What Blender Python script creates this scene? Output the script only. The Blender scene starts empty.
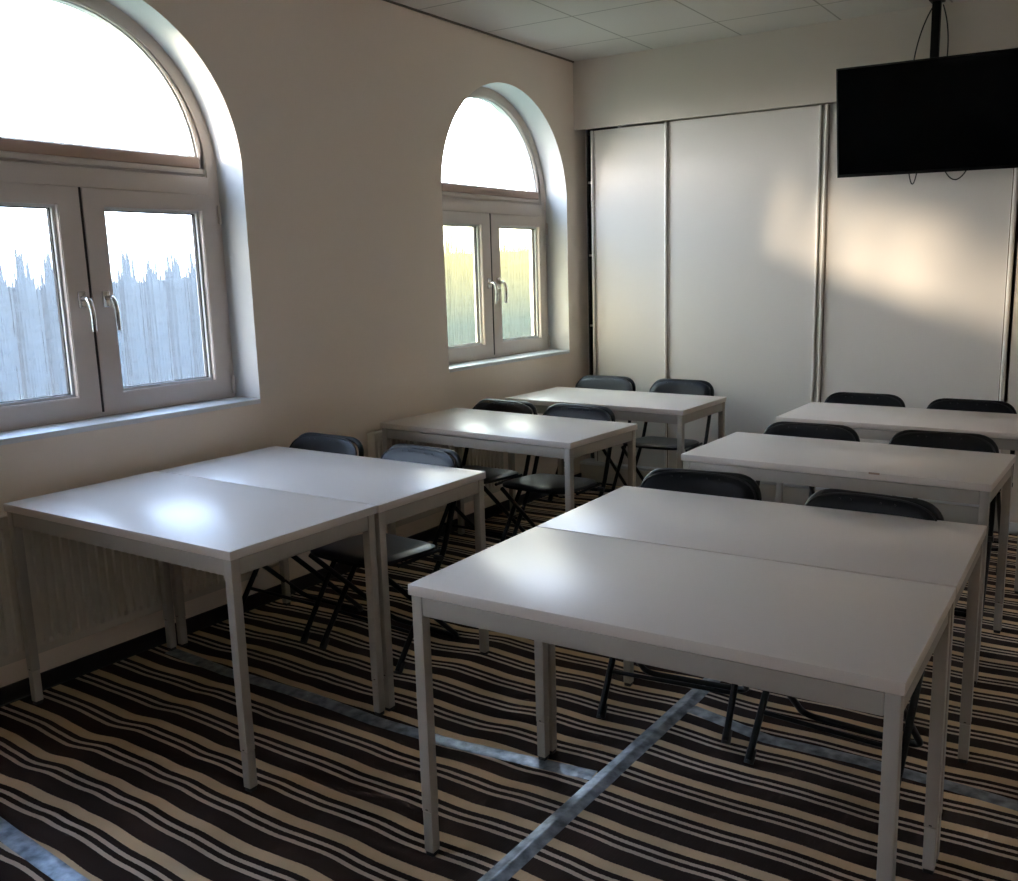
import bpy, bmesh, math, random
from mathutils import Vector, Matrix, noise
random.seed(7)
PI = math.pi
C = bpy.context.scene.collection

# ------------------------------------------------------------------ materials
def mat(name, col, rough=.5, metal=0., spec=.5, bump=0., bscale=200., coat=0., var=0., vscale=3.):
    m = bpy.data.materials.new(name); m.use_nodes = True
    nt = m.node_tree; b = nt.nodes['Principled BSDF']
    b.inputs['Base Color'].default_value = (*col, 1)
    b.inputs['Roughness'].default_value = rough
    b.inputs['Metallic'].default_value = metal
    b.inputs['Specular IOR Level'].default_value = spec
    b.inputs['Coat Weight'].default_value = coat
    tc = nt.nodes.new('ShaderNodeTexCoord')
    if var:
        n = nt.nodes.new('ShaderNodeTexNoise'); n.inputs['Scale'].default_value = vscale
        n.inputs['Detail'].default_value = 4
        nt.links.new(tc.outputs['Object'], n.inputs['Vector'])
        r = nt.nodes.new('ShaderNodeMapRange')
        r.inputs['To Min'].default_value = 1 - var; r.inputs['To Max'].default_value = 1 + var
        nt.links.new(n.outputs['Fac'], r.inputs['Value'])
        mx = nt.nodes.new('ShaderNodeVectorMath'); mx.operation = 'SCALE'
        mx.inputs[0].default_value = col
        nt.links.new(r.outputs[0], mx.inputs['Scale'])
        nt.links.new(mx.outputs[0], b.inputs['Base Color'])
    if bump:
        n = nt.nodes.new('ShaderNodeTexNoise'); n.inputs['Scale'].default_value = bscale
        n.inputs['Detail'].default_value = 3
        nt.links.new(tc.outputs['Object'], n.inputs['Vector'])
        bp = nt.nodes.new('ShaderNodeBump'); bp.inputs['Strength'].default_value = bump
        bp.inputs['Distance'].default_value = .002
        nt.links.new(n.outputs['Fac'], bp.inputs['Height'])
        nt.links.new(bp.outputs['Normal'], b.inputs['Normal'])
    return m

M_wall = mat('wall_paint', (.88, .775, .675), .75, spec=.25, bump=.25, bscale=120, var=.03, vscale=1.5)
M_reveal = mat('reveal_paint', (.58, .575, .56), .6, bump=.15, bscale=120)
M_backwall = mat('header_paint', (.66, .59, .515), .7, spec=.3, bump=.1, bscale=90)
M_pvc = mat('window_frame_pvc', (.60, .52, .46), .38)
M_ledge = mat('fanlight_ledge', (.40, .27, .21), .5)
M_sill = mat('sill_paint', (.82, .84, .87), .35)
M_gap = mat('dark_gap', (.03, .024, .02), .8)
M_gapshade = mat('ceiling_gap_shade', (.16, .13, .10), .8)
M_chrome = mat('brushed_handle_metal', (.70, .68, .66), .22, metal=1)
M_door = mat('sliding_door_laminate', (.70, .655, .60), .62, spec=.18, var=.015, vscale=2)
M_alu = mat('door_profile_aluminium', (.80, .765, .71), .35, metal=0)
M_groove = mat('door_profile_groove', (.22, .17, .125), .7)
M_track = mat('door_track', (.62, .64, .66), .35, metal=.4)
M_plinth = mat('plinth_paint', (.52, .50, .46), .6)
M_base = mat('black_baseboard_paint', (.012, .011, .011), .55)
M_subfloor = mat('dark_subfloor', (.02, .017, .016), .8)
M_closet = mat('closet_dark_board', (.05, .042, .036), .7)
M_rad = mat('radiator_enamel', (.60, .55, .47), .4)
M_top = mat('white_laminate', (.72, .65, .595), .35, spec=.55, var=.015, vscale=4)
M_edge = mat('white_table_edge', (.50, .47, .43), .4)
M_steel = mat('off_white_powder_coat', (.385, .35, .305), .45, bump=.05, bscale=400)
M_glide = mat('black_glide_plastic', (.015, .015, .015), .5)
M_tube = mat('black_enamel_tube', (.005, .005, .006), .36, spec=.22)
M_vinyl = mat('black_vinyl', (.006, .0065, .009), .33, spec=.2, bump=.2, bscale=350)
M_seatv = mat('black_seat_vinyl', (.009, .010, .014), .33, spec=.3, bump=.2, bscale=350)
M_piping = mat('dark_piping', (.012, .012, .014), .4, spec=.25)
M_rivet = mat('dark_rivet', (.004, .004, .005), .4)
M_tvcase = mat('tv_black_plastic', (.003, .003, .003), .5, spec=.12)
M_screen = mat('tv_screen_glass', (.0008, .001, .0013), .12, spec=.06)
M_pole = mat('tv_pole_black', (.004, .004, .004), .5, spec=.15)
M_cable = mat('cable_rubber', (.02, .016, .012), .5)
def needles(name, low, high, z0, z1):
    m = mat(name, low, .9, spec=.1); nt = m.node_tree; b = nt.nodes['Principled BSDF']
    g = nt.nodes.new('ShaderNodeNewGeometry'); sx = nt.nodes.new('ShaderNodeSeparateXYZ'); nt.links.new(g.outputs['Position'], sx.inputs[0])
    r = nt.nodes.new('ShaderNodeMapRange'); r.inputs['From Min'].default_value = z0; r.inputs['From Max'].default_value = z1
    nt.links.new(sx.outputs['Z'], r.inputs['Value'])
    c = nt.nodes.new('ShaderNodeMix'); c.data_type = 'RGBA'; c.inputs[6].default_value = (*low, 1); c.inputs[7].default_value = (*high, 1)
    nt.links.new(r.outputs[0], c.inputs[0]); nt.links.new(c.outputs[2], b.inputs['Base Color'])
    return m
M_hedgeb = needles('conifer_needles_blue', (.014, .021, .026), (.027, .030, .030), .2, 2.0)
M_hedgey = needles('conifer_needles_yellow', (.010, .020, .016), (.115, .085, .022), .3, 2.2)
M_leaf = mat('tree_leaf', (.05, .07, .025), .8, spec=.2)
M_trunk = mat('conifer_bark', (.10, .07, .05), .9)
M_lawn = mat('lawn_ground', (.07, .09, .05), .95, var=.3, vscale=2)

def ceiling_mat():
    m = bpy.data.materials.new('ceiling_tiles'); m.use_nodes = True
    nt = m.node_tree; b = nt.nodes['Principled BSDF']; L = nt.links
    b.inputs['Roughness'].default_value = .85; b.inputs['Specular IOR Level'].default_value = .2
    g = nt.nodes.new('ShaderNodeNewGeometry'); s = nt.nodes.new('ShaderNodeSeparateXYZ')
    L.new(g.outputs['Position'], s.inputs[0])
    def line(out, off):
        a = nt.nodes.new('ShaderNodeMath'); a.operation = 'SUBTRACT'; a.inputs[1].default_value = off
        L.new(out, a.inputs[0])
        p = nt.nodes.new('ShaderNodeMath'); p.operation = 'PINGPONG'; p.inputs[1].default_value = .3
        L.new(a.outputs[0], p.inputs[0])
        c = nt.nodes.new('ShaderNodeMath'); c.operation = 'LESS_THAN'; c.inputs[1].default_value = .0055
        L.new(p.outputs[0], c.inputs[0]); return c
    lx, ly = line(s.outputs['X'], .6), line(s.outputs['Y'], 5.066)
    mx = nt.nodes.new('ShaderNodeMath'); mx.operation = 'MAXIMUM'
    L.new(lx.outputs[0], mx.inputs[0]); L.new(ly.outputs[0], mx.inputs[1])
    n = nt.nodes.new('ShaderNodeTexNoise'); n.inputs['Scale'].default_value = 160; n.inputs['Detail'].default_value = 4
    L.new(g.outputs['Position'], n.inputs['Vector'])
    r = nt.nodes.new('ShaderNodeMix'); r.data_type = 'RGBA'
    r.inputs[6].default_value = (.59, .55, .51, 1); r.inputs[7].default_value = (.67, .63, .585, 1)
    L.new(n.outputs['Fac'], r.inputs[0])
    q = nt.nodes.new('ShaderNodeMix'); q.data_type = 'RGBA'; q.inputs[7].default_value = (.36, .34, .30, 1)
    L.new(mx.outputs[0], q.inputs[0]); L.new(r.outputs[2], q.inputs[6])
    L.new(q.outputs[2], b.inputs['Base Color'])
    return m

def carpet_mat(name, y0):
    """woven stripes across the room: one wide and two thin cream stripes per repeat, slightly wavy"""
    m = bpy.data.materials.new(name); m.use_nodes = True
    nt = m.node_tree; b = nt.nodes['Principled BSDF']; L = nt.links
    b.inputs['Roughness'].default_value = .92; b.inputs['Specular IOR Level'].default_value = .12
    g = nt.nodes.new('ShaderNodeNewGeometry'); s = nt.nodes.new('ShaderNodeSeparateXYZ')
    L.new(g.outputs['Position'], s.inputs[0])
    mp = nt.nodes.new('ShaderNodeMapping'); mp.inputs['Scale'].default_value = (2.2, .55, 1)
    L.new(g.outputs['Position'], mp.inputs['Vector'])
    n = nt.nodes.new('ShaderNodeTexNoise'); n.inputs['Scale'].default_value = 1.0; n.inputs['Detail'].default_value = 1.5
    L.new(mp.outputs[0], n.inputs['Vector'])
    n2 = nt.nodes.new('ShaderNodeTexNoise'); n2.inputs['Scale'].default_value = 230; n2.inputs['Detail'].default_value = 1
    L.new(g.outputs['Position'], n2.inputs['Vector'])
    def M(op, a, bb):
        k = nt.nodes.new('ShaderNodeMath'); k.operation = op
        for i, v in enumerate((a, bb)):
            if v is None: continue
            if isinstance(v, (int, float)): k.inputs[i].default_value = v
            else: L.new(v, k.inputs[i])
        return k.outputs[0]
    wob = M('MULTIPLY', M('SUBTRACT', n.outputs['Fac'], .5), .10)
    jag = M('MULTIPLY', M('SUBTRACT', n2.outputs['Fac'], .5), .004)
    y = M('ADD', M('ADD', s.outputs['Y'], wob), jag)
    u = M('FRACT', M('DIVIDE', M('SUBTRACT', y, y0 - .155 * 40), .155), None)
    cr = nt.nodes.new('ShaderNodeValToRGB'); cr.color_ramp.interpolation = 'CONSTANT'
    D = (.032, .0195, .016, 1); W = (.60, .43, .265, 1); T = (.56, .445, .35, 1); D2 = (.026, .015, .012, 1)
    st = [(0, W), (.115, D), (.49, T), (.575, D2), (.68, T), (.765, D2), (.885, W)]
    e = cr.color_ramp.elements
    e[0].position, e[0].color = st[0]; e[1].position, e[1].color = st[1]
    for p, c in st[2:]:
        k = e.new(p); k.color = c
    L.new(u, cr.inputs[0])
    n3 = nt.nodes.new('ShaderNodeTexNoise'); n3.inputs['Scale'].default_value = 3; n3.inputs['Detail'].default_value = 6
    L.new(g.outputs['Position'], n3.inputs['Vector'])
    sc = nt.nodes.new('ShaderNodeVectorMath'); sc.operation = 'SCALE'
    L.new(cr.outputs[0], sc.inputs[0]); L.new(M('ADD', n3.outputs['Fac'], .5), sc.inputs['Scale'])
    L.new(sc.outputs[0], b.inputs['Base Color'])
    # ribbed weave
    w = nt.nodes.new('ShaderNodeTexWave'); w.bands_direction = 'X'; w.inputs['Scale'].default_value = 38
    w.inputs['Distortion'].default_value = 1.5
    L.new(g.outputs['Position'], w.inputs['Vector'])
    bp = nt.nodes.new('ShaderNodeBump'); bp.inputs['Strength'].default_value = .35; bp.inputs['Distance'].default_value = .0012
    L.new(M('ADD', w.outputs['Fac'], n2.outputs['Fac']), bp.inputs['Height'])
    L.new(bp.outputs[0], b.inputs['Normal'])
    return m

def tape_mat():
    m = mat('silver_duct_tape', (.30, .325, .35), .38, metal=.55)
    nt = m.node_tree; b = nt.nodes['Principled BSDF']; L = nt.links
    g = nt.nodes.new('ShaderNodeNewGeometry')
    n = nt.nodes.new('ShaderNodeTexNoise'); n.inputs['Scale'].default_value = 26; n.inputs['Detail'].default_value = 5
    L.new(g.outputs['Position'], n.inputs['Vector'])
    r = nt.nodes.new('ShaderNodeValToRGB'); r.color_ramp.elements[0].color = (.09, .10, .115, 1); r.color_ramp.elements[1].color = (.36, .39, .43, 1)
    r.color_ramp.elements[0].position = .3; r.color_ramp.elements[1].position = .7
    L.new(n.outputs['Fac'], r.inputs[0]); L.new(r.outputs[0], b.inputs['Base Color'])
    bp = nt.nodes.new('ShaderNodeBump'); bp.inputs['Strength'].default_value = .6; bp.inputs['Distance'].default_value = .004
    L.new(n.outputs['Fac'], bp.inputs['Height']); L.new(bp.outputs[0], b.inputs['Normal'])
    return m

def clear_glass():
    m = bpy.data.materials.new('clear_pane'); m.use_nodes = True
    nt = m.node_tree; nt.nodes.remove(nt.nodes['Principled BSDF']); L = nt.links
    out = nt.nodes['Material Output']
    t = nt.nodes.new('ShaderNodeBsdfTransparent'); t.inputs[0].default_value = (.97, .97, .96, 1)
    gl = nt.nodes.new('ShaderNodeBsdfGlossy'); gl.inputs['Roughness'].default_value = .02
    mx = nt.nodes.new('ShaderNodeMixShader'); mx.inputs[0].default_value = .05
    L.new(t.outputs[0], mx.inputs[1]); L.new(gl.outputs[0], mx.inputs[2]); L.new(mx.outputs[0], out.inputs[0])
    return m

def frosted_glass(name, tint, haze):
    m = bpy.data.materials.new(name); m.use_nodes = True
    nt = m.node_tree; nt.nodes.remove(nt.nodes['Principled BSDF']); L = nt.links
    out = nt.nodes['Material Output']
    rf = nt.nodes.new('ShaderNodeBsdfRefraction'); rf.inputs['Roughness'].default_value = .026
    rf.inputs['IOR'].default_value = 1.45; rf.inputs['Color'].default_value = (*tint, 1)
    tr = nt.nodes.new('ShaderNodeBsdfTranslucent'); tr.inputs['Color'].default_value = (*tint, 1)
    # fine vertical ribs in the glass
    g = nt.nodes.new('ShaderNodeNewGeometry')
    mp = nt.nodes.new('ShaderNodeMapping'); mp.inputs['Scale'].default_value = (0, 1, .03)
    L.new(g.outputs['Position'], mp.inputs['Vector'])
    n = nt.nodes.new('ShaderNodeTexNoise'); n.inputs['Scale'].default_value = 22; n.inputs['Detail'].default_value = 2
    L.new(mp.outputs[0], n.inputs['Vector'])
    bp = nt.nodes.new('ShaderNodeBump'); bp.inputs['Strength'].default_value = .25; bp.inputs['Distance'].default_value = .004
    L.new(n.outputs['Fac'], bp.inputs['Height']); L.new(bp.outputs[0], rf.inputs['Normal'])
    mx = nt.nodes.new('ShaderNodeMixShader'); mx.inputs[0].default_value = haze
    L.new(rf.outputs[0], mx.inputs[1]); L.new(tr.outputs[0], mx.inputs[2]); L.new(mx.outputs[0], out.inputs[0])
    return m

M_ceil = ceiling_mat(); M_tape = tape_mat(); M_clear = clear_glass()
M_frost = [frosted_glass('frosted_pane_cool', (.78, .82, .86), .04), frosted_glass('frosted_pane_warm', (.95, .93, .80), .03)]

# ------------------------------------------------------------------ mesh helpers
def link(name, me, m, parent=None, smooth=False, loc=None, rot=None):
    o = bpy.data.objects.new(name, me); C.objects.link(o)
    for mm in (m if isinstance(m, (list, tuple)) else [m]): me.materials.append(mm)
    if parent: o.parent = parent
    if loc: o.location = loc
    if rot: o.rotation_euler = rot
    if smooth:
        for p in me.polygons: p.use_smooth = True
        try: me.set_sharp_from_angle(angle=math.radians(40))
        except Exception: pass
    return o
def to_me(bm, name):
    bmesh.ops.recalc_face_normals(bm, faces=bm.faces)
    me = bpy.data.meshes.new(name); bm.to_mesh(me); bm.free(); return me
def add_box(bm, x0, x1, y0, y1, z0, z1, bev=0, seg=2):
    t = bmesh.new()
    bmesh.ops.create_cube(t, size=1, matrix=Matrix.Translation(((x0+x1)/2, (y0+y1)/2, (z0+z1)/2)) @ Matrix.Diagonal((x1-x0, y1-y0, z1-z0, 1)))
    if bev: bmesh.ops.bevel(t, geom=list(t.edges), offset=bev, segments=seg, affect='EDGES', profile=.5)
    merge(bm, t)
def merge(bm, t):
    me = bpy.data.meshes.new('tmp'); t.to_mesh(me); t.free(); bm.from_mesh(me); bpy.data.meshes.remove(me)
def box(name, m, x0, x1, y0, y1, z0, z1, parent=None, bev=0, seg=2):
    bm = bmesh.new(); add_box(bm, x0, x1, y0, y1, z0, z1, bev, seg)
    return link(name, to_me(bm, name), m, parent, smooth=bool(bev))
def fillet(pts, r, n=6):
    """round the corners of a 3D polyline"""
    pts = [Vector(p) for p in pts]; out = [pts[0]]
    for i in range(1, len(pts)-1):
        a, p, b = pts[i-1], pts[i], pts[i+1]
        rr = r[i-1] if isinstance(r, (list, tuple)) else r
        d1, d2 = (a-p).normalized(), (b-p).normalized()
        ang = d1.angle(d2); t = min(rr/math.tan(ang/2), (a-p).length*.49, (b-p).length*.49)
        p1, p2 = p+d1*t, p+d2*t
        for k in range(n+1):
            s = k/n; out.append((1-s)**2*p1 + 2*s*(1-s)*p + s*s*p2)
    out.append(pts[-1]); return out
def add_tube(bm, pts, r, n=10, caps=True):
    pts = [Vector(p) for p in pts]; rings = []; up = None
    for i, p in enumerate(pts):
        d = (pts[min(i+1, len(pts)-1)] - pts[max(i-1, 0)]).normalized()
        if up is None:
            up = Vector((0, 0, 1)) if abs(d.z) < .9 else Vector((1, 0, 0))
        up = (up - d*up.dot(d)).normalized(); sd = d.cross(up)
        rings.append([bm.verts.new(p + (up*math.cos(2*PI*k/n) + sd*math.sin(2*PI*k/n))*r) for k in range(n)])
    for a, b in zip(rings, rings[1:]):
        for k in range(n): bm.faces.new((a[k], a[(k+1) % n], b[(k+1) % n], b[k]))
    if caps: bm.faces.new(rings[0][::-1]); bm.faces.new(rings[-1])
def tube(name, m, pts, r, parent=None, n=10):
    bm = bmesh.new(); add_tube(bm, pts, r, n); return link(name, to_me(bm, name), m, parent, smooth=True)
def tag(o, label, cat, group=None):
    o['label'] = label; o['category'] = cat
    if group: o['group'] = group
    return o
def empty(name, loc, rz=0):
    o = bpy.data.objects.new(name, None); C.objects.link(o); o.location = loc; o.rotation_euler = (0, 0, rz)
    o.empty_display_size = .1; return o
def struct(o): o['kind'] = 'structure'; return o
def copy_tree(o, parent=None):
    c = o.copy(); C.objects.link(c); c.parent = parent
    for ch in list(o.children): copy_tree(ch, c)
    return c

# ------------------------------------------------------------------ the room
H = 2.901; YB = 5.451; XR = 5.2; YN = -2.7
WIN = [(-.743, .966), (1.967, .966), (4.677, .966)]       # window centre on the wall, sill height; first one unseen, added for its light
WR = .667; ZS = 1.98                        # half width and arch springing
NA = 40
def wall_left():
    bm = bmesh.new()
    ys = []
    def quad(x, a, b, c, d, flip, mi=0):
        f = bm.faces.new([bm.verts.new((x, *p)) for p in ((a, b, c, d) if not flip else (d, c, b, a))]); f.material_index = mi
    for x, fl in ((0, False), (-.32, True)):
        edges = [YN-.1]
        for yc, zs in WIN: edges += [yc-WR, yc+WR]
        edges.append(5.61 if x == 0 else 6.2)
        for i in range(0, len(edges), 2): quad(x, (edges[i], 0), (edges[i+1], 0), (edges[i+1], H), (edges[i], H), fl)
        for yc, zs in WIN:
            quad(x, (yc-WR, 0), (yc+WR, 0), (yc+WR, zs), (yc-WR, zs), fl)
            for k in range(NA):
                a0, a1 = PI - PI*k/NA, PI - PI*(k+1)/NA
                p0 = (yc+WR*math.cos(a0), ZS+WR*math.sin(a0)); p1 = (yc+WR*math.cos(a1), ZS+WR*math.sin(a1))
                quad(x, p0, p1, (p1[0], H), (p0[0], H), fl)
    for yc, zs in WIN:
        out = [(yc-WR, zs)] + [(yc+WR*math.cos(PI-PI*k/NA), ZS+WR*math.sin(PI-PI*k/NA)) for k in range(NA+1)] + [(yc+WR, zs)]
        out.append(out[0])
        for a, b in zip(out, out[1:]):
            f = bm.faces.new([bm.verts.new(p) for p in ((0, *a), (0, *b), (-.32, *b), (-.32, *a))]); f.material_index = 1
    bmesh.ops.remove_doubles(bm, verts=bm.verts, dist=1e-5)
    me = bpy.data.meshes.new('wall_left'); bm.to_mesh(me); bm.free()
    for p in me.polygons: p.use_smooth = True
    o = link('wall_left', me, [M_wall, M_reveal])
    me.set_sharp_from_angle(angle=math.radians(30))
    return struct(o)
wall_left()
struct(box('floor', M_subfloor, -.3, XR+.2, YN-.2, 6.25, -.12, 0))
struct(box('ceiling', M_ceil, -.3, XR+.2, YN-.2, 6.25, H, H+.12))
# back wall: header over the sliding doors and the plain wall beside them
bm = bmesh.new()
add_box(bm, 0, 2.80, YB, YB+.02, 2.457, H)
add_box(bm, 2.80, XR+.1, YB, 6.1, 0, H)
add_box(bm, -.3, 2.80, 6.08, 6.2, 0, H)
struct(link('wall_back', to_me(bm, 'wall_back'), M_backwall))
struct(box('wall_right', M_wall, XR, XR+.15, YN-.1, YB, 0, H))
struct(box('wall_near', M_wall, -.3, XR+.1, YN-.15, YN, 0, H))
struct(box('baseboard_left', M_base, 0, .012, YN, YB+.1, 0, .066, bev=.002))
struct(box('baseboard_back', M_plinth, 2.80, XR, YB-.012, YB, 0, .07, bev=.002))
struct(box('gap_shade_strip', M_gapshade, 0, .012, YN, YB, H-.008, H))           # dark strip painted in for the shadow gap where tiles meet the window wall

# closet behind the sliding doors: plinth, track, shelving seen in the open slit
struct(box('trim_2', M_plinth, 0, 2.80, 5.462, 5.60, 0, .13, bev=.002))
struct(box('trim_3', M_track, 0, 2.80, 5.457, 5.60, .133, .152, bev=.002))
sh = empty('shelving_unit', (.06, 5.85, 0)); tag(sh, 'dark closet shelving glimpsed in the gap between the window wall and first sliding door', 'shelving')
box('side_panel', M_closet, -.06, -.045, -.235, .2, .0, 2.88, sh)
box('top_panel', M_closet, -.045, 1.2, -.235, .2, 2.44, 2.46, sh)
box('back_panel', M_closet, -.06, 1.2, .205, .22, .0, 2.42, sh)
for z in (.62, 1.125, 1.62, 2.12):
    s_ = box('shelf', M_closet, -.043, .95, -.21, .2, z-.012, z+.012, sh, bev=.002)
    box('shelf_pin', M_alu, -.04, -.010, -.25, -.21, z-.007, z+.007, s_)

def sliding_door(n, x0, x1, y, lip_left, lip_right, flat_left=.0):
    o = struct(box('door_%d' % n, M_door, x0, x1, y, y+.022, .153, 2.45))
    def stile(xa, sgn, flat):
        # xa outer edge, sgn +1 panel lies to the right
        box('stile', M_alu if not flat else M_plinth, *(sorted((xa, xa+sgn*.030))), y-.006, y+.026, .153, 2.45, o, bev=.002)
        bm = bmesh.new(); xl = xa+sgn*(.026 if flat else .0105)
        add_tube(bm, [(xl, y-.009, .155), (xl, y-.009, 2.45)], .0105, 12)
        link('grip_edge', to_me(bm, 'grip_edge'), M_alu, o, smooth=True)
        xg = xa+sgn*(.0395 if flat else .024)
        box('grip_groove', M_groove, xg-.003, xg+.003, y-.0075, y-.002, .155, 2.449, o)
    if lip_left is not None: stile(x0, 1, lip_left)
    if lip_right is not None: stile(x1, -1, lip_right)
    return o
sliding_door(1, .10, 1.06, 5.515, 0, None)
sliding_door(2, .675, 1.698, 5.480, 0, None)
box('grip_edge', M_alu, 1.682, 1.698, 5.468, 5.503, .153, 2.45, bpy.data.objects['door_2'], bev=.003)
sliding_door(3, 1.701, 2.775, 5.492, 1, 0)

# ------------------------------------------------------------------ windows
def outline(hw, z0, zs=ZS, n=32, r=None):
    r = r or hw
    return [(-hw, z0)] + [(r*math.cos(PI-PI*k/n), zs+r*math.sin(PI-PI*k/n)) for k in range(n+1)] + [(hw, z0)]
def rect(y0, y1, z0, z1): return [(y0, z0), (y0, z1), (y1, z1), (y1, z0)]
def ring(bm, out, inn, x0, x1):
    """frame between two outlines, x0 back, x1 room side"""
    n = len(out)
    v = [[bm.verts.new((x, *p)) for p in o] for o in (out, inn) for x in (x0, x1)]   # ob, of, ib, if
    ob, of, ib, if_ = v
    for i in range(n):
        j = (i+1) % n
        bm.faces.new((of[i], of[j], if_[j], if_[i])); bm.faces.new((ob[j], ob[i], ib[i], ib[j]))
        bm.faces.new((ob[i], ob[j], of[j], of[i])); bm.faces.new((if_[i], if_[j], ib[j], ib[i]))
def ringobj(name, m, out, inn, x0, x1, parent):
    bm = bmesh.new(); ring(bm, out, inn, x0, x1)
    bmesh.ops.recalc_face_normals(bm, faces=bm.faces)
    bmesh.ops.bevel(bm, geom=[e for e in bm.edges if len(e.link_faces) == 2 and e.calc_face_angle() > .6 and all(v.co.x > x1-1e-4 for v in e.verts)], offset=.004, segments=2, affect='EDGES')
    return link(name, to_me(bm, name), m, parent, smooth=True)
def plate(name, m, out, x0, x1, parent):
    bm = bmesh.new()
    a = [bm.verts.new((x0, *p)) for p in out]; b = [bm.verts.new((x1, *p)) for p in out]; n = len(out)
    bm.faces.new(a); bm.faces.new(b[::-1])
    for i in range(n): bm.faces.new((a[i], a[(i+1) % n], b[(i+1) % n], b[i]))
    return link(name, to_me(bm, name), m, parent)
def window(n, yc, zs, frost):
    bm = bmesh.new()
    ring(bm, outline(WR+.01, zs-.02), outline(.612, zs+.035), -.245, -.172)
    o = struct(link('window_%d' % n, to_me(bm, 'window_%d' % n), M_pvc, smooth=True)); o.location = (0, yc, 0)
    box('sill', M_sill, -.17, .004, -WR+.001, WR-.001, zs-.018, zs+.004, o, bev=.002)
    box('transom', M_pvc, -.243, -.168, -.613, .613, 1.885, 1.962, o, bev=.003)
    # fanlight: arched sash with a brown ledge along its foot
    fo, fi = outline(.607, 1.964, zs=1.984, r=.607), outline(.582, 2.046, zs=2.006, r=.582)
    f = ringobj('fanlight_sash', M_pvc, fo, fi, -.235, -.176, o)
    bm = bmesh.new()
    ring(bm, outline(.582, 2.046, zs=2.006, r=.582), outline(.571, 2.052, zs=2.011, r=.571), -.23, -.190)
    link('glazing_bead', to_me(bm, 'glazing_bead'), M_reveal, f, smooth=True)
    box('ledge', M_ledge, -.18, -.168, -.565, .575, 1.998, 2.044, f, bev=.003)
    box('ledge_lip', M_pvc, -.18, -.163, -.57, .585, 1.972, 1.994, f, bev=.003)
    plate('fanlight_pane', M_clear, outline(.578, 2.048, zs=2.008, r=.578), -.212, -.208, f)
    for sgn in (-1, 1):
        y0, y1 = sorted((sgn*.004, sgn*.636))
        g0, g1 = sorted((sgn*.098, sgn*.556))
        s_ = ringobj('sash', M_pvc, rect(y0, y1, .99, 1.884), rect(g0, g1, 1.062, 1.814), -.235, -.158, o)
        bm = bmesh.new(); ring(bm, rect(g0, g1, 1.062, 1.814), rect(g0+.012, g1-.012, 1.074, 1.802), -.215, -.180)
        link('glazing_bead', to_me(bm, 'glazing_bead'), M_reveal, s_)
        bm = bmesh.new(); ring(bm, rect(g0+.012, g1-.012, 1.074, 1.802), rect(g0+.016, g1-.016, 1.078, 1.798), -.212, -.192)
        link('pane_gasket', to_me(bm, 'pane_gasket'), M_gap, s_)
        plate('pane', frost, rect(g0, g1, 1.064, 1.812), -.212, -.206, s_)
        # handle: rosette plate and curved lever hanging down
        hy = -.043 if sgn < 0 else .060; hz = 1.447
        bm = bmesh.new(); add_box(bm, -.160, -.147, hy-.016, hy+.016, hz-.034, hz+.034, .006, 3)
        pts = fillet([(-.15, hy, hz+.004), (-.105, hy, hz+.004), (-.098, hy+.006, hz-.05), (-.108, hy+.012, hz-.125)], [.03, .09], 8)
        add_tube(bm, pts, .0105, 12)
        link('handle', to_me(bm, 'handle'), M_chrome, s_, smooth=True)
        for hz2 in (1.03, 1.80):
            hyy = sgn*.645
            bm = bmesh.new(); add_tube(bm, [(-.152, hyy, hz2-.04), (-.152, hyy, hz2+.04)], .008, 10)
            link('hinge', to_me(bm, 'hinge'), M_pvc, s_, smooth=True)
    box('closing_gap', M_gap, -.2, -.1585, -.004, .004, .99, 1.884, o)
    return o
for i, (yc, zs) in enumerate(WIN): window(i+1, yc, zs, M_frost[i//2])

# ------------------------------------------------------------------ radiators
def radiator(y0, y1, label):
    r = empty('radiator', (.018, (y0+y1)/2, 0)); tag(r, label, 'radiator', None)
    L = (y1-y0)/2; z0, z1 = .175, .70
    bm = bmesh.new()                        # ribbed front plate: pressed vertical channels
    prof = []; p = .0333; n = int(2*L/p); p = 2*L/n
    for k in range(n):
        a = -L + k*p
        for t, d in ((0, 0), (.30, 0), (.42, .010), (.78, .010), (.90, 0)): prof.append((a+t*p, d))
    prof.append((L, 0))
    rows = [(z0, 0), (z0+.03, 0), (z0+.045, 1), (z1-.045, 1), (z1-.03, 0), (z1, 0)]
    g = [[bm.verts.new((.066-d*k, y, z)) for y, d in prof] for z, k in rows]
    for a, b in zip(g, g[1:]):
        for i in range(len(prof)-1): bm.faces.new((a[i], a[i+1], b[i+1], b[i]))
    link('front_plate', to_me(bm, 'front_plate'), M_rad, r, smooth=False)
    box('back_plate', M_rad, .015, .025, -L, L, z0, z1, r)
    box('top_grille', M_rad, .015, .065, -L, L, z1, z1+.010, r, bev=.002)
    for s in (-1, 1): box('side_cover', M_rad, .013, .067, s*L-.004, s*L+.004, z0, z1+.008, r, bev=.002)
    for s in (-1, 1): box('wall_bracket', M_rad, -.006, .015, s*(L-.25)-.015, s*(L-.25)+.015, .25, .62, r)
    bm = bmesh.new()
    add_tube(bm, fillet([(.045, L, z0+.035), (.045, L+.20, z0+.035), (-.016, L+.20, z0+.035)], .02), .009, 10)
    add_tube(bm, [(.045, L+.06, z0+.035), (.045, L+.085, z0+.035), (.045, L+.09, z0+.035), (.045, L+.17, z0+.035)], .024, 16)
    link('valve', to_me(bm, 'valve'), M_rad, r, smooth=True)
    return r
radiator(.80, 2.47, 'cream ribbed panel radiator behind the pair of tables under the nearer arched window')
radiator(3.28, 4.40, 'cream ribbed panel radiator under the arched window beside the sliding doors')

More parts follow.
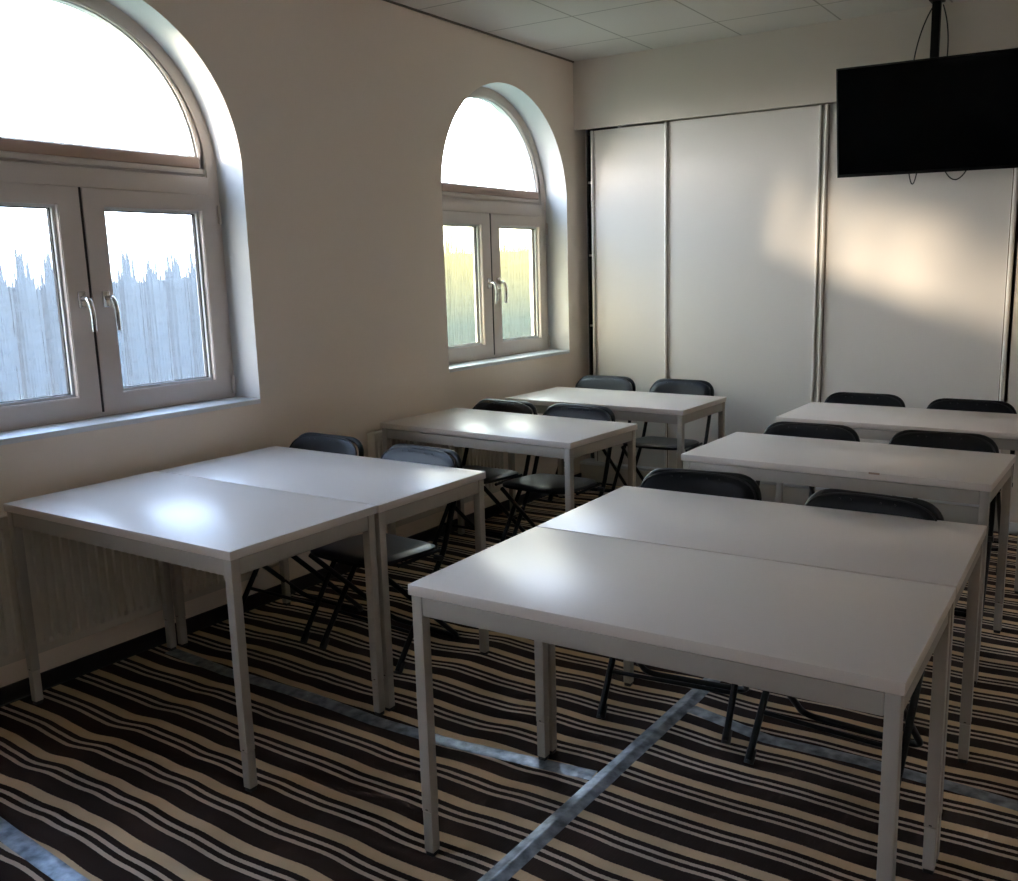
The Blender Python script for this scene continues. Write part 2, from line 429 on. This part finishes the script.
# ------------------------------------------------------------------ carpet and tape
def wave(x, y): return .0025*(1+math.sin(x*3.1+1.7*y))*.5 + .002
def carpet(x0, x1, m, label):
    o = box('striped_carpet', m, x0, x1, YN+.01, 5.455, .0005, .005)
    return tag(o, label, 'carpet')
carpet(.03, 2.16, carpet_mat('striped_weave_one', 1.700), 'brown and cream striped carpet laid between the radiators and the long silver tape seam')
carpet(2.162, XR-.01, carpet_mat('striped_weave_two', 1.668), 'brown and cream striped carpet beyond the long tape seam, farther from the windows')
def tape(pts, w, label, ridge=0., z=.0055):
    bm = bmesh.new(); rows = []
    P = [Vector((*p, 0)) for p in pts]
    dense = []
    for a, b in zip(P, P[1:]):
        k = max(2, int((b-a).length/.04))
        for i in range(k): dense.append(a.lerp(b, i/k))
    dense.append(P[-1])
    for i, p in enumerate(dense):
        d = (dense[min(i+1, len(dense)-1)]-dense[max(i-1, 0)]).normalized(); s = Vector((-d.y, d.x, 0))
        row = []
        for t in (-1, -.6, -.18, 0, .18, .6, 1):
            q = p + s*(t*w/2*(1+.05*noise.noise(p*9)))
            h = z + .0012*(1+noise.noise(Vector((q.x*30, q.y*30, 2)))) + (ridge*(1-abs(t)) if abs(t) < .2 else 0)
            row.append(bm.verts.new((q.x, q.y, h if abs(t) < 1 else .0052)))
        rows.append(row)
    for a, b in zip(rows, rows[1:]):
        for i in range(6): bm.faces.new((a[i], b[i], b[i+1], a[i+1]))
    return tag(link('tape_strip', to_me(bm, 'tape_strip'), M_tape, smooth=True), label, 'tape')
tape([(2.14, .6), (2.155, 1.45), (2.16, 2.03), (2.165, 2.6), (2.168, 3.1)], .066, 'long silver tape seam running under the front table pair towards the sliding doors', ridge=.005)
tape([(.12, 1.975), (.5, 1.955), (.95, 1.965), (1.3, 1.945), (1.6, 1.955), (2.125, 2.02)], .058, 'silver tape strip from the table legs by the radiator to the long tape seam', z=.0058)
tape([(2.195, 2.575), (2.5, 2.50), (2.8, 2.515), (3.1, 2.50), (3.6, 2.46), (4.4, 2.45)], .058, 'silver tape strip branching off under the chairs of the front table pair', z=.0058)
tape([(.2, .94), (.7, .938), (.95, .92), (1.25, .90), (2.1, .885)], .054, 'bluish silver tape strip on bare carpet in front of the table beside the radiator')

# ------------------------------------------------------------------ tables
TW, TD, TH = 1.2, .602, .76
def make_table():
    r = empty('white_table', (0, 0, 0))
    bm = bmesh.new(); add_box(bm, 0, TW, 0, TD, TH-.028, TH, .0025, 2)
    link('tabletop', to_me(bm, 'tabletop'), M_top, r, smooth=True)
    i0, lw = .007, .031
    x0, x1, y0, y1 = i0, TW-i0, .005, TD-.005
    za, zb = TH-.080, TH-.0315
    for n_, b in (('apron', (x0+lw+.001, x1-lw-.001, y0+.002, y0+.027)), ('apron', (x0+lw+.001, x1-lw-.001, y1-.027, y1-.002)),
                  ('apron', (x0+.002, x0+.027, y0+lw+.001, y1-lw-.001)), ('apron', (x1-.027, x1-.002, y0+lw+.001, y1-lw-.001))):
        box(n_, M_steel, *b, za, zb, r, bev=.0015)
    for xa in (x0, x1-lw):
        for ya in (y0, y1-lw):
            l = box('leg', M_steel, xa, xa+lw, ya, ya+lw, .135, TH-.0285, r, bev=.002)
            box('leg_extension', M_steel, xa+.001, xa+lw-.001, ya+.001, ya+lw-.001, .018, .1335, l, bev=.002)
            box('glide', M_glide, xa+.003, xa+lw-.003, ya+.003, ya+lw-.003, .0052, .018, l, bev=.002)
            box('height_slot', M_gap, xa+.012, xa+lw-.012, ya-.0006, ya+.004, .140, .143, l)
    return r
TABLES = [
    (.0955, 1.404, .0040, 'white table nearest the camera of the radiator-side pair, with bright window reflection'),
    (.0991, 2.0135, .0, 'white table of the pair by the radiator with chairs tucked along its far side'),
    (.0807, 3.3266, -.0424, 'single white table slightly askew between the two arched windows, two chairs behind it'),
    (.1258, 4.3801, -.0076, 'single white table in the corner between the farther arched window and the first sliding door'),
    (1.9283, 1.444, .0246, 'white table at the very front standing over the long silver tape seam'),
    (1.913, 2.0505, .0325, 'white table pushed against the far edge of the front table, chairs at its back'),
    (1.8267, 3.2714, -.0108, 'single white table with a worn front edge, behind the front table pair'),
    (1.8458, 4.3749, 0., 'single white table under the television, last before the sliding doors'),
]
proto = make_table()
for i, (x, y, rz, lab) in enumerate(TABLES):
    o = proto if i == 0 else copy_tree(proto)
    o.location = (x, y, 0); o.rotation_euler = (0, 0, rz); tag(o, lab, 'table', 'white tables in rows')

ch = box('edge_chip', M_ledge, .775, .815, -.0008, .004, TH-.006, TH+.0006, bpy.data.objects['white_table.006'])
ch['label'] = 'small brown chip worn into the front edge'
# ------------------------------------------------------------------ folding chairs
def make_chair():
    """origin on the floor between the front feet, back of the chair towards +y"""
    r = empty('folding_chair', (0, 0, 0))
    W = .221; rt = .0115; fl = .0052
    def lean(z):                         # y of the front tube at height z
        return .0 + (z/.43)*.285 if z < .43 else .285 + (z-.43)/.375*.145
    top = .810
    # front frame: feet up past the seat and over as the top hoop
    pts = [(-W, 0, fl+.012), (-W, lean(.43), .43), (-W+.006, lean(top-rt), top-rt), (W-.006, lean(top-rt), top-rt), (W, lean(.43), .43), (W, 0, fl+.012)]
    tube('front_frame', M_tube, fillet(pts, [.25, .095, .095, .25], 9), rt, r, 12)
    # rear U frame with its rail on the floor
    wr = .196; yb, zp = .385, .425; yp = -.045
    pts = [(-wr, yp, zp), (-wr, yb, fl+.012), (wr, yb, fl+.012), (wr, yp, zp)]
    tube('rear_frame', M_tube, fillet(pts, .05, 7), rt*.95, r, 12)
    tube('front_brace', M_tube, [(-W, lean(.14), .14), (W, lean(.14), .14)], .0075, r, 10)
    for s in (-1, 1):
        f = bmesh.new(); d = Vector((0, lean(.05), .05)).normalized(); a = Vector((s*W, .0-.0, fl))
        add_tube(f, [a, a+d*.045], .0155, 12); link('foot_cap', to_me(f, 'foot_cap'), M_glide, r, smooth=True)
        f = bmesh.new(); add_tube(f, [(s*(wr+.006), lean(.405)-.015, .405), (s*(W+.016), lean(.405)-.015, .405)], .012, 10)
        link('pivot', to_me(f, 'pivot'), M_rivet, r, smooth=True)
        f = bmesh.new(); add_tube(f, [(s*wr*.98, .06, .418), (s*wr*.98, .29, .425)], .008, 8)
        link('seat_rail', to_me(f, 'seat_rail'), M_tube, r, smooth=True)
    # seat pad, rounded and a little dished
    bm = bmesh.new(); n = 20
    def pad(u, v, rr):
        # superellipse map of the square
        k = max(abs(u), abs(v))
        if k == 0: return 0, 0
        ang = math.atan2(v, u); e = (abs(math.cos(ang))**rr + abs(math.sin(ang))**rr)**(-1/rr)
        return math.cos(ang)*e*k, math.sin(ang)*e*k
    def shell(top_fn, bot_fn, pos, rr=3.4):
        tv, bv = {}, {}
        for i in range(n+1):
            for j in range(n+1):
                u, v = 2*i/n-1, 2*j/n-1
                a, b = pad(u, v, rr); k = max(abs(u), abs(v))
                tv[i, j] = bm.verts.new(pos(a, b, top_fn(k, a, b)))
                bv[i, j] = bm.verts.new(pos(a, b, bot_fn(k, a, b)))
        for i in range(n):
            for j in range(n):
                bm.faces.new((tv[i, j], tv[i+1, j], tv[i+1, j+1], tv[i, j+1]))
                bm.faces.new((bv[i, j], bv[i, j+1], bv[i+1, j+1], bv[i+1, j]))
        ed = [(i, 0) for i in range(n)] + [(n, j) for j in range(n)] + [(i, n) for i in range(n, 0, -1)] + [(0, j) for j in range(n, 0, -1)]
        for p, q in zip(ed, ed[1:]+ed[:1]): bm.faces.new((tv[p], tv[q], bv[q], bv[p]))
    def seat_pos(a, b, h):
        w = .203 - .010*b
        return (a*w, .118 + b*.198, .448 + h + .010*b*-1 - .006*(1-a*a))
    rim = lambda k: .012*max(0, 1-max(0, (k-.82)/.18)**2.2)
    shell(lambda k, a, b: rim(k), lambda k, a, b: -.014, seat_pos, 5.0)
    link('seat', to_me(bm, 'seat'), M_seatv, r, smooth=True)
    # backrest: shallow curved panel held in the hoop
    bm = bmesh.new()
    def back_pos(a, b, h):
        z = .694 + b*.110
        return (a*.215, lean(z) - .020 - h - .014*(a*a), z)
    shell(lambda k, a, b: .010*max(0, 1-max(0, (k-.85)/.15)**2.2), lambda k, a, b: -.008, back_pos)
    bk = link('backrest', to_me(bm, 'backrest'), M_vinyl, r, smooth=True)
    ed = []
    for k in range(64):
        t = 2*PI*k/64; e = (abs(math.cos(t))**3.4+abs(math.sin(t))**3.4)**(-1/3.4)
        ed.append(back_pos(math.cos(t)*e, math.sin(t)*e, .001))
    ed.append(ed[0]); tube('piping', M_piping, ed, .0035, bk, 6)
    for x in (-.10, -.065, .03, .075):
        bm = bmesh.new(); p = Vector(back_pos(x/.215, .86, .009)); add_tube(bm, [p, p+Vector((0, -.004, 0))], .0035, 8)
        link('rivet', to_me(bm, 'rivet'), M_rivet, bk, smooth=True)
    return r
CH = [
    (.318, 2.315, -1, 'black folding chair nearest the radiator behind the joined pair of tables'),
    (.878, 2.29, -4, 'bluish-sheened black folding chair at the aisle end behind the joined tables'),
    (.392, 3.585, -2, 'black folding chair nearest the wall behind the askew table between the windows'),
    (.884, 3.60, 0, 'black folding chair at the aisle end behind the askew table between the windows'),
    (.352, 4.855, 2, 'black folding chair in the corner by the window wall and the closet gap'),
    (.897, 4.87, 0, 'black folding chair against the sliding doors at the aisle end of the corner table'),
    (2.176, 2.378, 6.5, 'black folding chair straddling the tape seam behind the front table pair, turned slightly'),
    (2.7245, 2.3085, -4, 'black folding chair behind the front table pair, away from the tape seam'),
    (2.183, 3.548, 3, 'black folding chair nearer the aisle behind the table with the worn front edge'),
    (2.746, 3.568, 2, 'black folding chair farther from the windows behind the table with the worn front edge'),
    (2.132, 4.675, 3, 'black folding chair against the sliding doors, nearer the windows at the table under the television'),
    (2.688, 4.645, 2, 'black folding chair against the last sliding door, directly below the television'),
]
proto = make_chair()
for i, (x, y, rz, lab) in enumerate(CH):
    o = proto if i == 0 else copy_tree(proto)
    o.location = (x, y, 0); o.rotation_euler = (0, 0, math.radians(rz)); tag(o, lab, 'chair', 'black folding chairs at the tables')

# ------------------------------------------------------------------ television on a ceiling pole
tv = empty('television', (2.345, 5.33, H)); tag(tv, 'black flat television hanging from a ceiling pole in front of the sliding doors', 'television')
box('ceiling_plate', M_pole, -.035, .035, -.04, .04, -.012, 0, tv, bev=.003)
box('pole', M_pole, -.021, .021, -.021, .021, -.62, -.012, tv, bev=.004)
box('mount_bracket', M_pole, -.16, .16, -.075, -.02, -.72, -.42, tv, bev=.004)
tw, th = 1.0, .578
bm = bmesh.new(); add_box(bm, -tw/2, tw/2, -.022, .022, -th/2, th/2, .004, 2); add_box(bm, -tw*.36, tw*.36, .02, .05, -th*.4, th*.25, .01, 2)
R = Matrix.Rotation(math.radians(11), 4, 'X') @ Matrix.Rotation(math.radians(.6), 4, 'Y')
hs = link('housing', to_me(bm, 'housing'), M_tvcase, tv, smooth=True); hs.location = (.030, -.13, -.612); hs.rotation_euler = R.to_euler()
box('screen', M_screen, -tw/2+.010, tw/2-.010, -.0235, -.021, -th/2+.018, th/2-.010, hs)
def cable(pts): tube('cable', M_cable, fillet(pts, .15, 8), .0035, tv, 8)
def arc(p0, p1, sag, n=14, side=(0, 0)):
    p0, p1 = Vector(p0), Vector(p1)
    return [p0.lerp(p1, t/n) + Vector((side[0]*4*t/n*(1-t/n), side[1]*4*t/n*(1-t/n), -sag*4*t/n*(1-t/n))) for t in range(n+1)]
tube('cable', M_cable, arc((-.02, .01, -.03), (-.105, -.06, -.45), -.03, side=(-.02, 0)), .0035, tv, 8)
tube('cable', M_cable, arc((.03, .01, -.03), (.06, -.06, -.45), -.02, side=(.025, 0)), .0035, tv, 8)
tube('cable', M_cable, arc((-.095, -.06, -.86), (-.045, -.06, -.86), .09), .0035, tv, 8)
tube('cable', M_cable, arc((.075, -.06, -.85), (.225, -.06, -.85), .09), .0035, tv, 8)

# ------------------------------------------------------------------ garden outside
struct(box('ground', M_lawn, -60, -.35, -30, 60, -.5, -.4))
def make_conifer(name, h, w, m):
    r = empty(name, (0, 0, 0))
    bm = bmesh.new(); nr, nz = 20, 34; rows = []
    for k in range(nz+1):
        t = k/nz; z = .02*h + .98*h*t
        rad = w*(1.0 if t < .72 else (1-(t-.72)/.28)**1.1)*(.75+.25*min(1, t/.2))
        row = []
        for j in range(nr):
            a = 2*PI*j/nr
            q = 1 + .12*noise.noise(Vector((math.cos(a)*2.2, math.sin(a)*2.2, z*5))) + .05*random.uniform(-1, 1)
            row.append(bm.verts.new((math.cos(a)*rad*q, math.sin(a)*rad*q, z + .03*random.uniform(-1, 1))))
        rows.append(row)
    tip = bm.verts.new((0, 0, h*1.02)); bot = bm.verts.new((0, 0, .01*h))
    for a, b in zip(rows, rows[1:]):
        for j in range(nr): bm.faces.new((a[j], a[(j+1) % nr], b[(j+1) % nr], b[j]))
    for j in range(nr): bm.faces.new((rows[-1][j], rows[-1][(j+1) % nr], tip)); bm.faces.new((rows[0][(j+1) % nr], rows[0][j], bot))
    link('foliage', to_me(bm, 'foliage'), m, r)
    tube('stem', M_trunk, [(0, 0, 0), (0, 0, .3*h)], .03, r, 8)
    return r
def hedge(y0, y1, step, h, w, m, label, group):
    p = make_conifer('conifer', h, w, m); k = 0
    for row in (0, 1):                       # a shorter second row fills the gaps
        y = y0 + row*step/2
        while y < y1:
            o = p if k == 0 else copy_tree(p)
            o.location = (-10 - row*step*1.15, y, -.4); o.rotation_euler = (0, 0, random.uniform(0, 6))
            o.scale = (1, 1, random.uniform(.97, 1.03)*(1 - .14*row))
            tag(o, label, 'conifer', group); y += step; k += 1
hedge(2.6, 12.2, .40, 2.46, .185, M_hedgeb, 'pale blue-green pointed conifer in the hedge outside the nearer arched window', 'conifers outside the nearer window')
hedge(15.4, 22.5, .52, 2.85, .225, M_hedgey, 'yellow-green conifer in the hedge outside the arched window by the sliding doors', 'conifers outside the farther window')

# unseen leafy tree, added to weaken the low sun at the farther window
tr = empty('added_shade_tree', (-2.2, 1.12, -.4)); tag(tr, 'unseen leafy tree added to filter the low sun, outside between the two arched windows', 'tree')
tube('trunk', M_trunk, [(0, 0, 0), (.03, .02, 1.2), (-.02, 0, 3.0)], .05, tr, 10)
bm = bmesh.new()
for k in range(2300):
    p = Vector((random.gauss(0, 1), random.gauss(0, 1), random.gauss(0, 1))).normalized()*random.random()**.4
    c_ = Vector((p.x*.5, p.y*1.15, 3.2+p.z*.8))
    u = Vector((random.gauss(0, 1), random.gauss(0, 1), random.gauss(0, 1))).normalized(); v = u.orthogonal().normalized()*.045; u = u*.075
    bm.faces.new([bm.verts.new(c_+q) for q in (u, v, -u, -v)])
link('crown', to_me(bm, 'crown'), M_leaf, tr)

# ------------------------------------------------------------------ light
w = bpy.data.worlds.new('sky'); bpy.context.scene.world = w; w.use_nodes = True
nt = w.node_tree; bg = nt.nodes['Background']
tc = nt.nodes.new('ShaderNodeTexCoord'); sp = nt.nodes.new('ShaderNodeSeparateXYZ'); nt.links.new(tc.outputs['Generated'], sp.inputs[0])
cr = nt.nodes.new('ShaderNodeValToRGB'); e = cr.color_ramp.elements
e[0].position = 0; e[0].color = (.92, .96, 1.0, 1); e[1].position = .6; e[1].color = (.50, .68, 1.0, 1)
nt.links.new(sp.outputs['Z'], cr.inputs[0]); nt.links.new(cr.outputs[0], bg.inputs['Color'])
bg.inputs['Strength'].default_value = 20.0
e[0].color = (.95, .965, 1.0, 1)
# warm glow of the low sun in the hazy sky
SUN = Vector((-.6, -1, .17)).normalized()
dt = nt.nodes.new('ShaderNodeVectorMath'); dt.operation = 'DOT_PRODUCT'
nm = nt.nodes.new('ShaderNodeVectorMath'); nm.operation = 'NORMALIZE'
nt.links.new(tc.outputs['Generated'], nm.inputs[0]); nt.links.new(nm.outputs[0], dt.inputs[0]); dt.inputs[1].default_value = SUN
pw = nt.nodes.new('ShaderNodeMapRange'); pw.inputs['From Min'].default_value = .93; pw.inputs['From Max'].default_value = 1.0
pw.interpolation_type = 'SMOOTHSTEP'
nt.links.new(dt.outputs['Value'], pw.inputs['Value'])
b2 = nt.nodes.new('ShaderNodeBackground'); b2.inputs['Color'].default_value = (1, .80, .58, 1)
mm = nt.nodes.new('ShaderNodeMath'); mm.operation = 'MULTIPLY'; mm.inputs[1].default_value = 6.0
nt.links.new(pw.outputs[0], mm.inputs[0]); nt.links.new(mm.outputs[0], b2.inputs['Strength'])
ad = nt.nodes.new('ShaderNodeAddShader'); nt.links.new(bg.outputs[0], ad.inputs[0]); nt.links.new(b2.outputs[0], ad.inputs[1])
nt.links.new(ad.outputs[0], nt.nodes['World Output'].inputs['Surface'])

def sun(a, e_, strength):
    d = Vector((a, 1, -e_*math.sqrt(1+a*a))).normalized()
    l = bpy.data.lights.new('low_sun', 'SUN'); l.energy = strength; l.angle = math.radians(3.0); l.color = (1, .84, .64)
    o = bpy.data.objects.new('low_sun', l); C.objects.link(o); o.location = (-4, -3, 4)
    o.rotation_euler = (-d).to_track_quat('Z', 'Y').to_euler()
for a, e_, s in ((.48, .124, 1.5), (.57, .146, 2.0), (.65, .163, 2.1), (.73, .178, 2.1)): sun(a, e_, s)

# ------------------------------------------------------------------ camera
f, cx, cy = 937.8069, 562.0387, 441.5653
yaw, pit, rol = .5650362, -.1825623, .0193019
ca, sa, cb, sb, cc, sc_ = math.cos(yaw), math.sin(yaw), math.cos(pit), math.sin(pit), math.cos(rol), math.sin(rol)
Mr = Matrix(((ca, -sa, 0), (sa, ca, 0), (0, 0, 1))) @ Matrix(((1, 0, 0), (0, cb, -sb), (0, sb, cb))) @ Matrix(((cc, 0, sc_), (0, 1, 0), (-sc_, 0, cc)))
c0, c1, c2 = Mr.col
cam = bpy.data.cameras.new('camera'); co = bpy.data.objects.new('camera', cam); C.objects.link(co)
rot = Matrix((c0, c2, -c1)).transposed().to_4x4()
co.matrix_world = Matrix.Translation((3.4702808, -.2485575, 1.5334447)) @ rot
cam.sensor_width = 36; cam.sensor_fit = 'HORIZONTAL'; cam.lens = f/1018*36
cam.shift_x = -(cx-509)/1018; cam.shift_y = (cy-440.5)/1018
cam.clip_start = .02; cam.clip_end = 300
S = bpy.context.scene; S.camera = co
S.view_settings.view_transform = 'Standard'; S.view_settings.look = 'None'
S.view_settings.exposure = .5; S.view_settings.gamma = 1
S.cycles.max_bounces = 14; S.cycles.diffuse_bounces = 7; S.cycles.transparent_max_bounces = 12
S.cycles.sample_clamp_indirect = 6
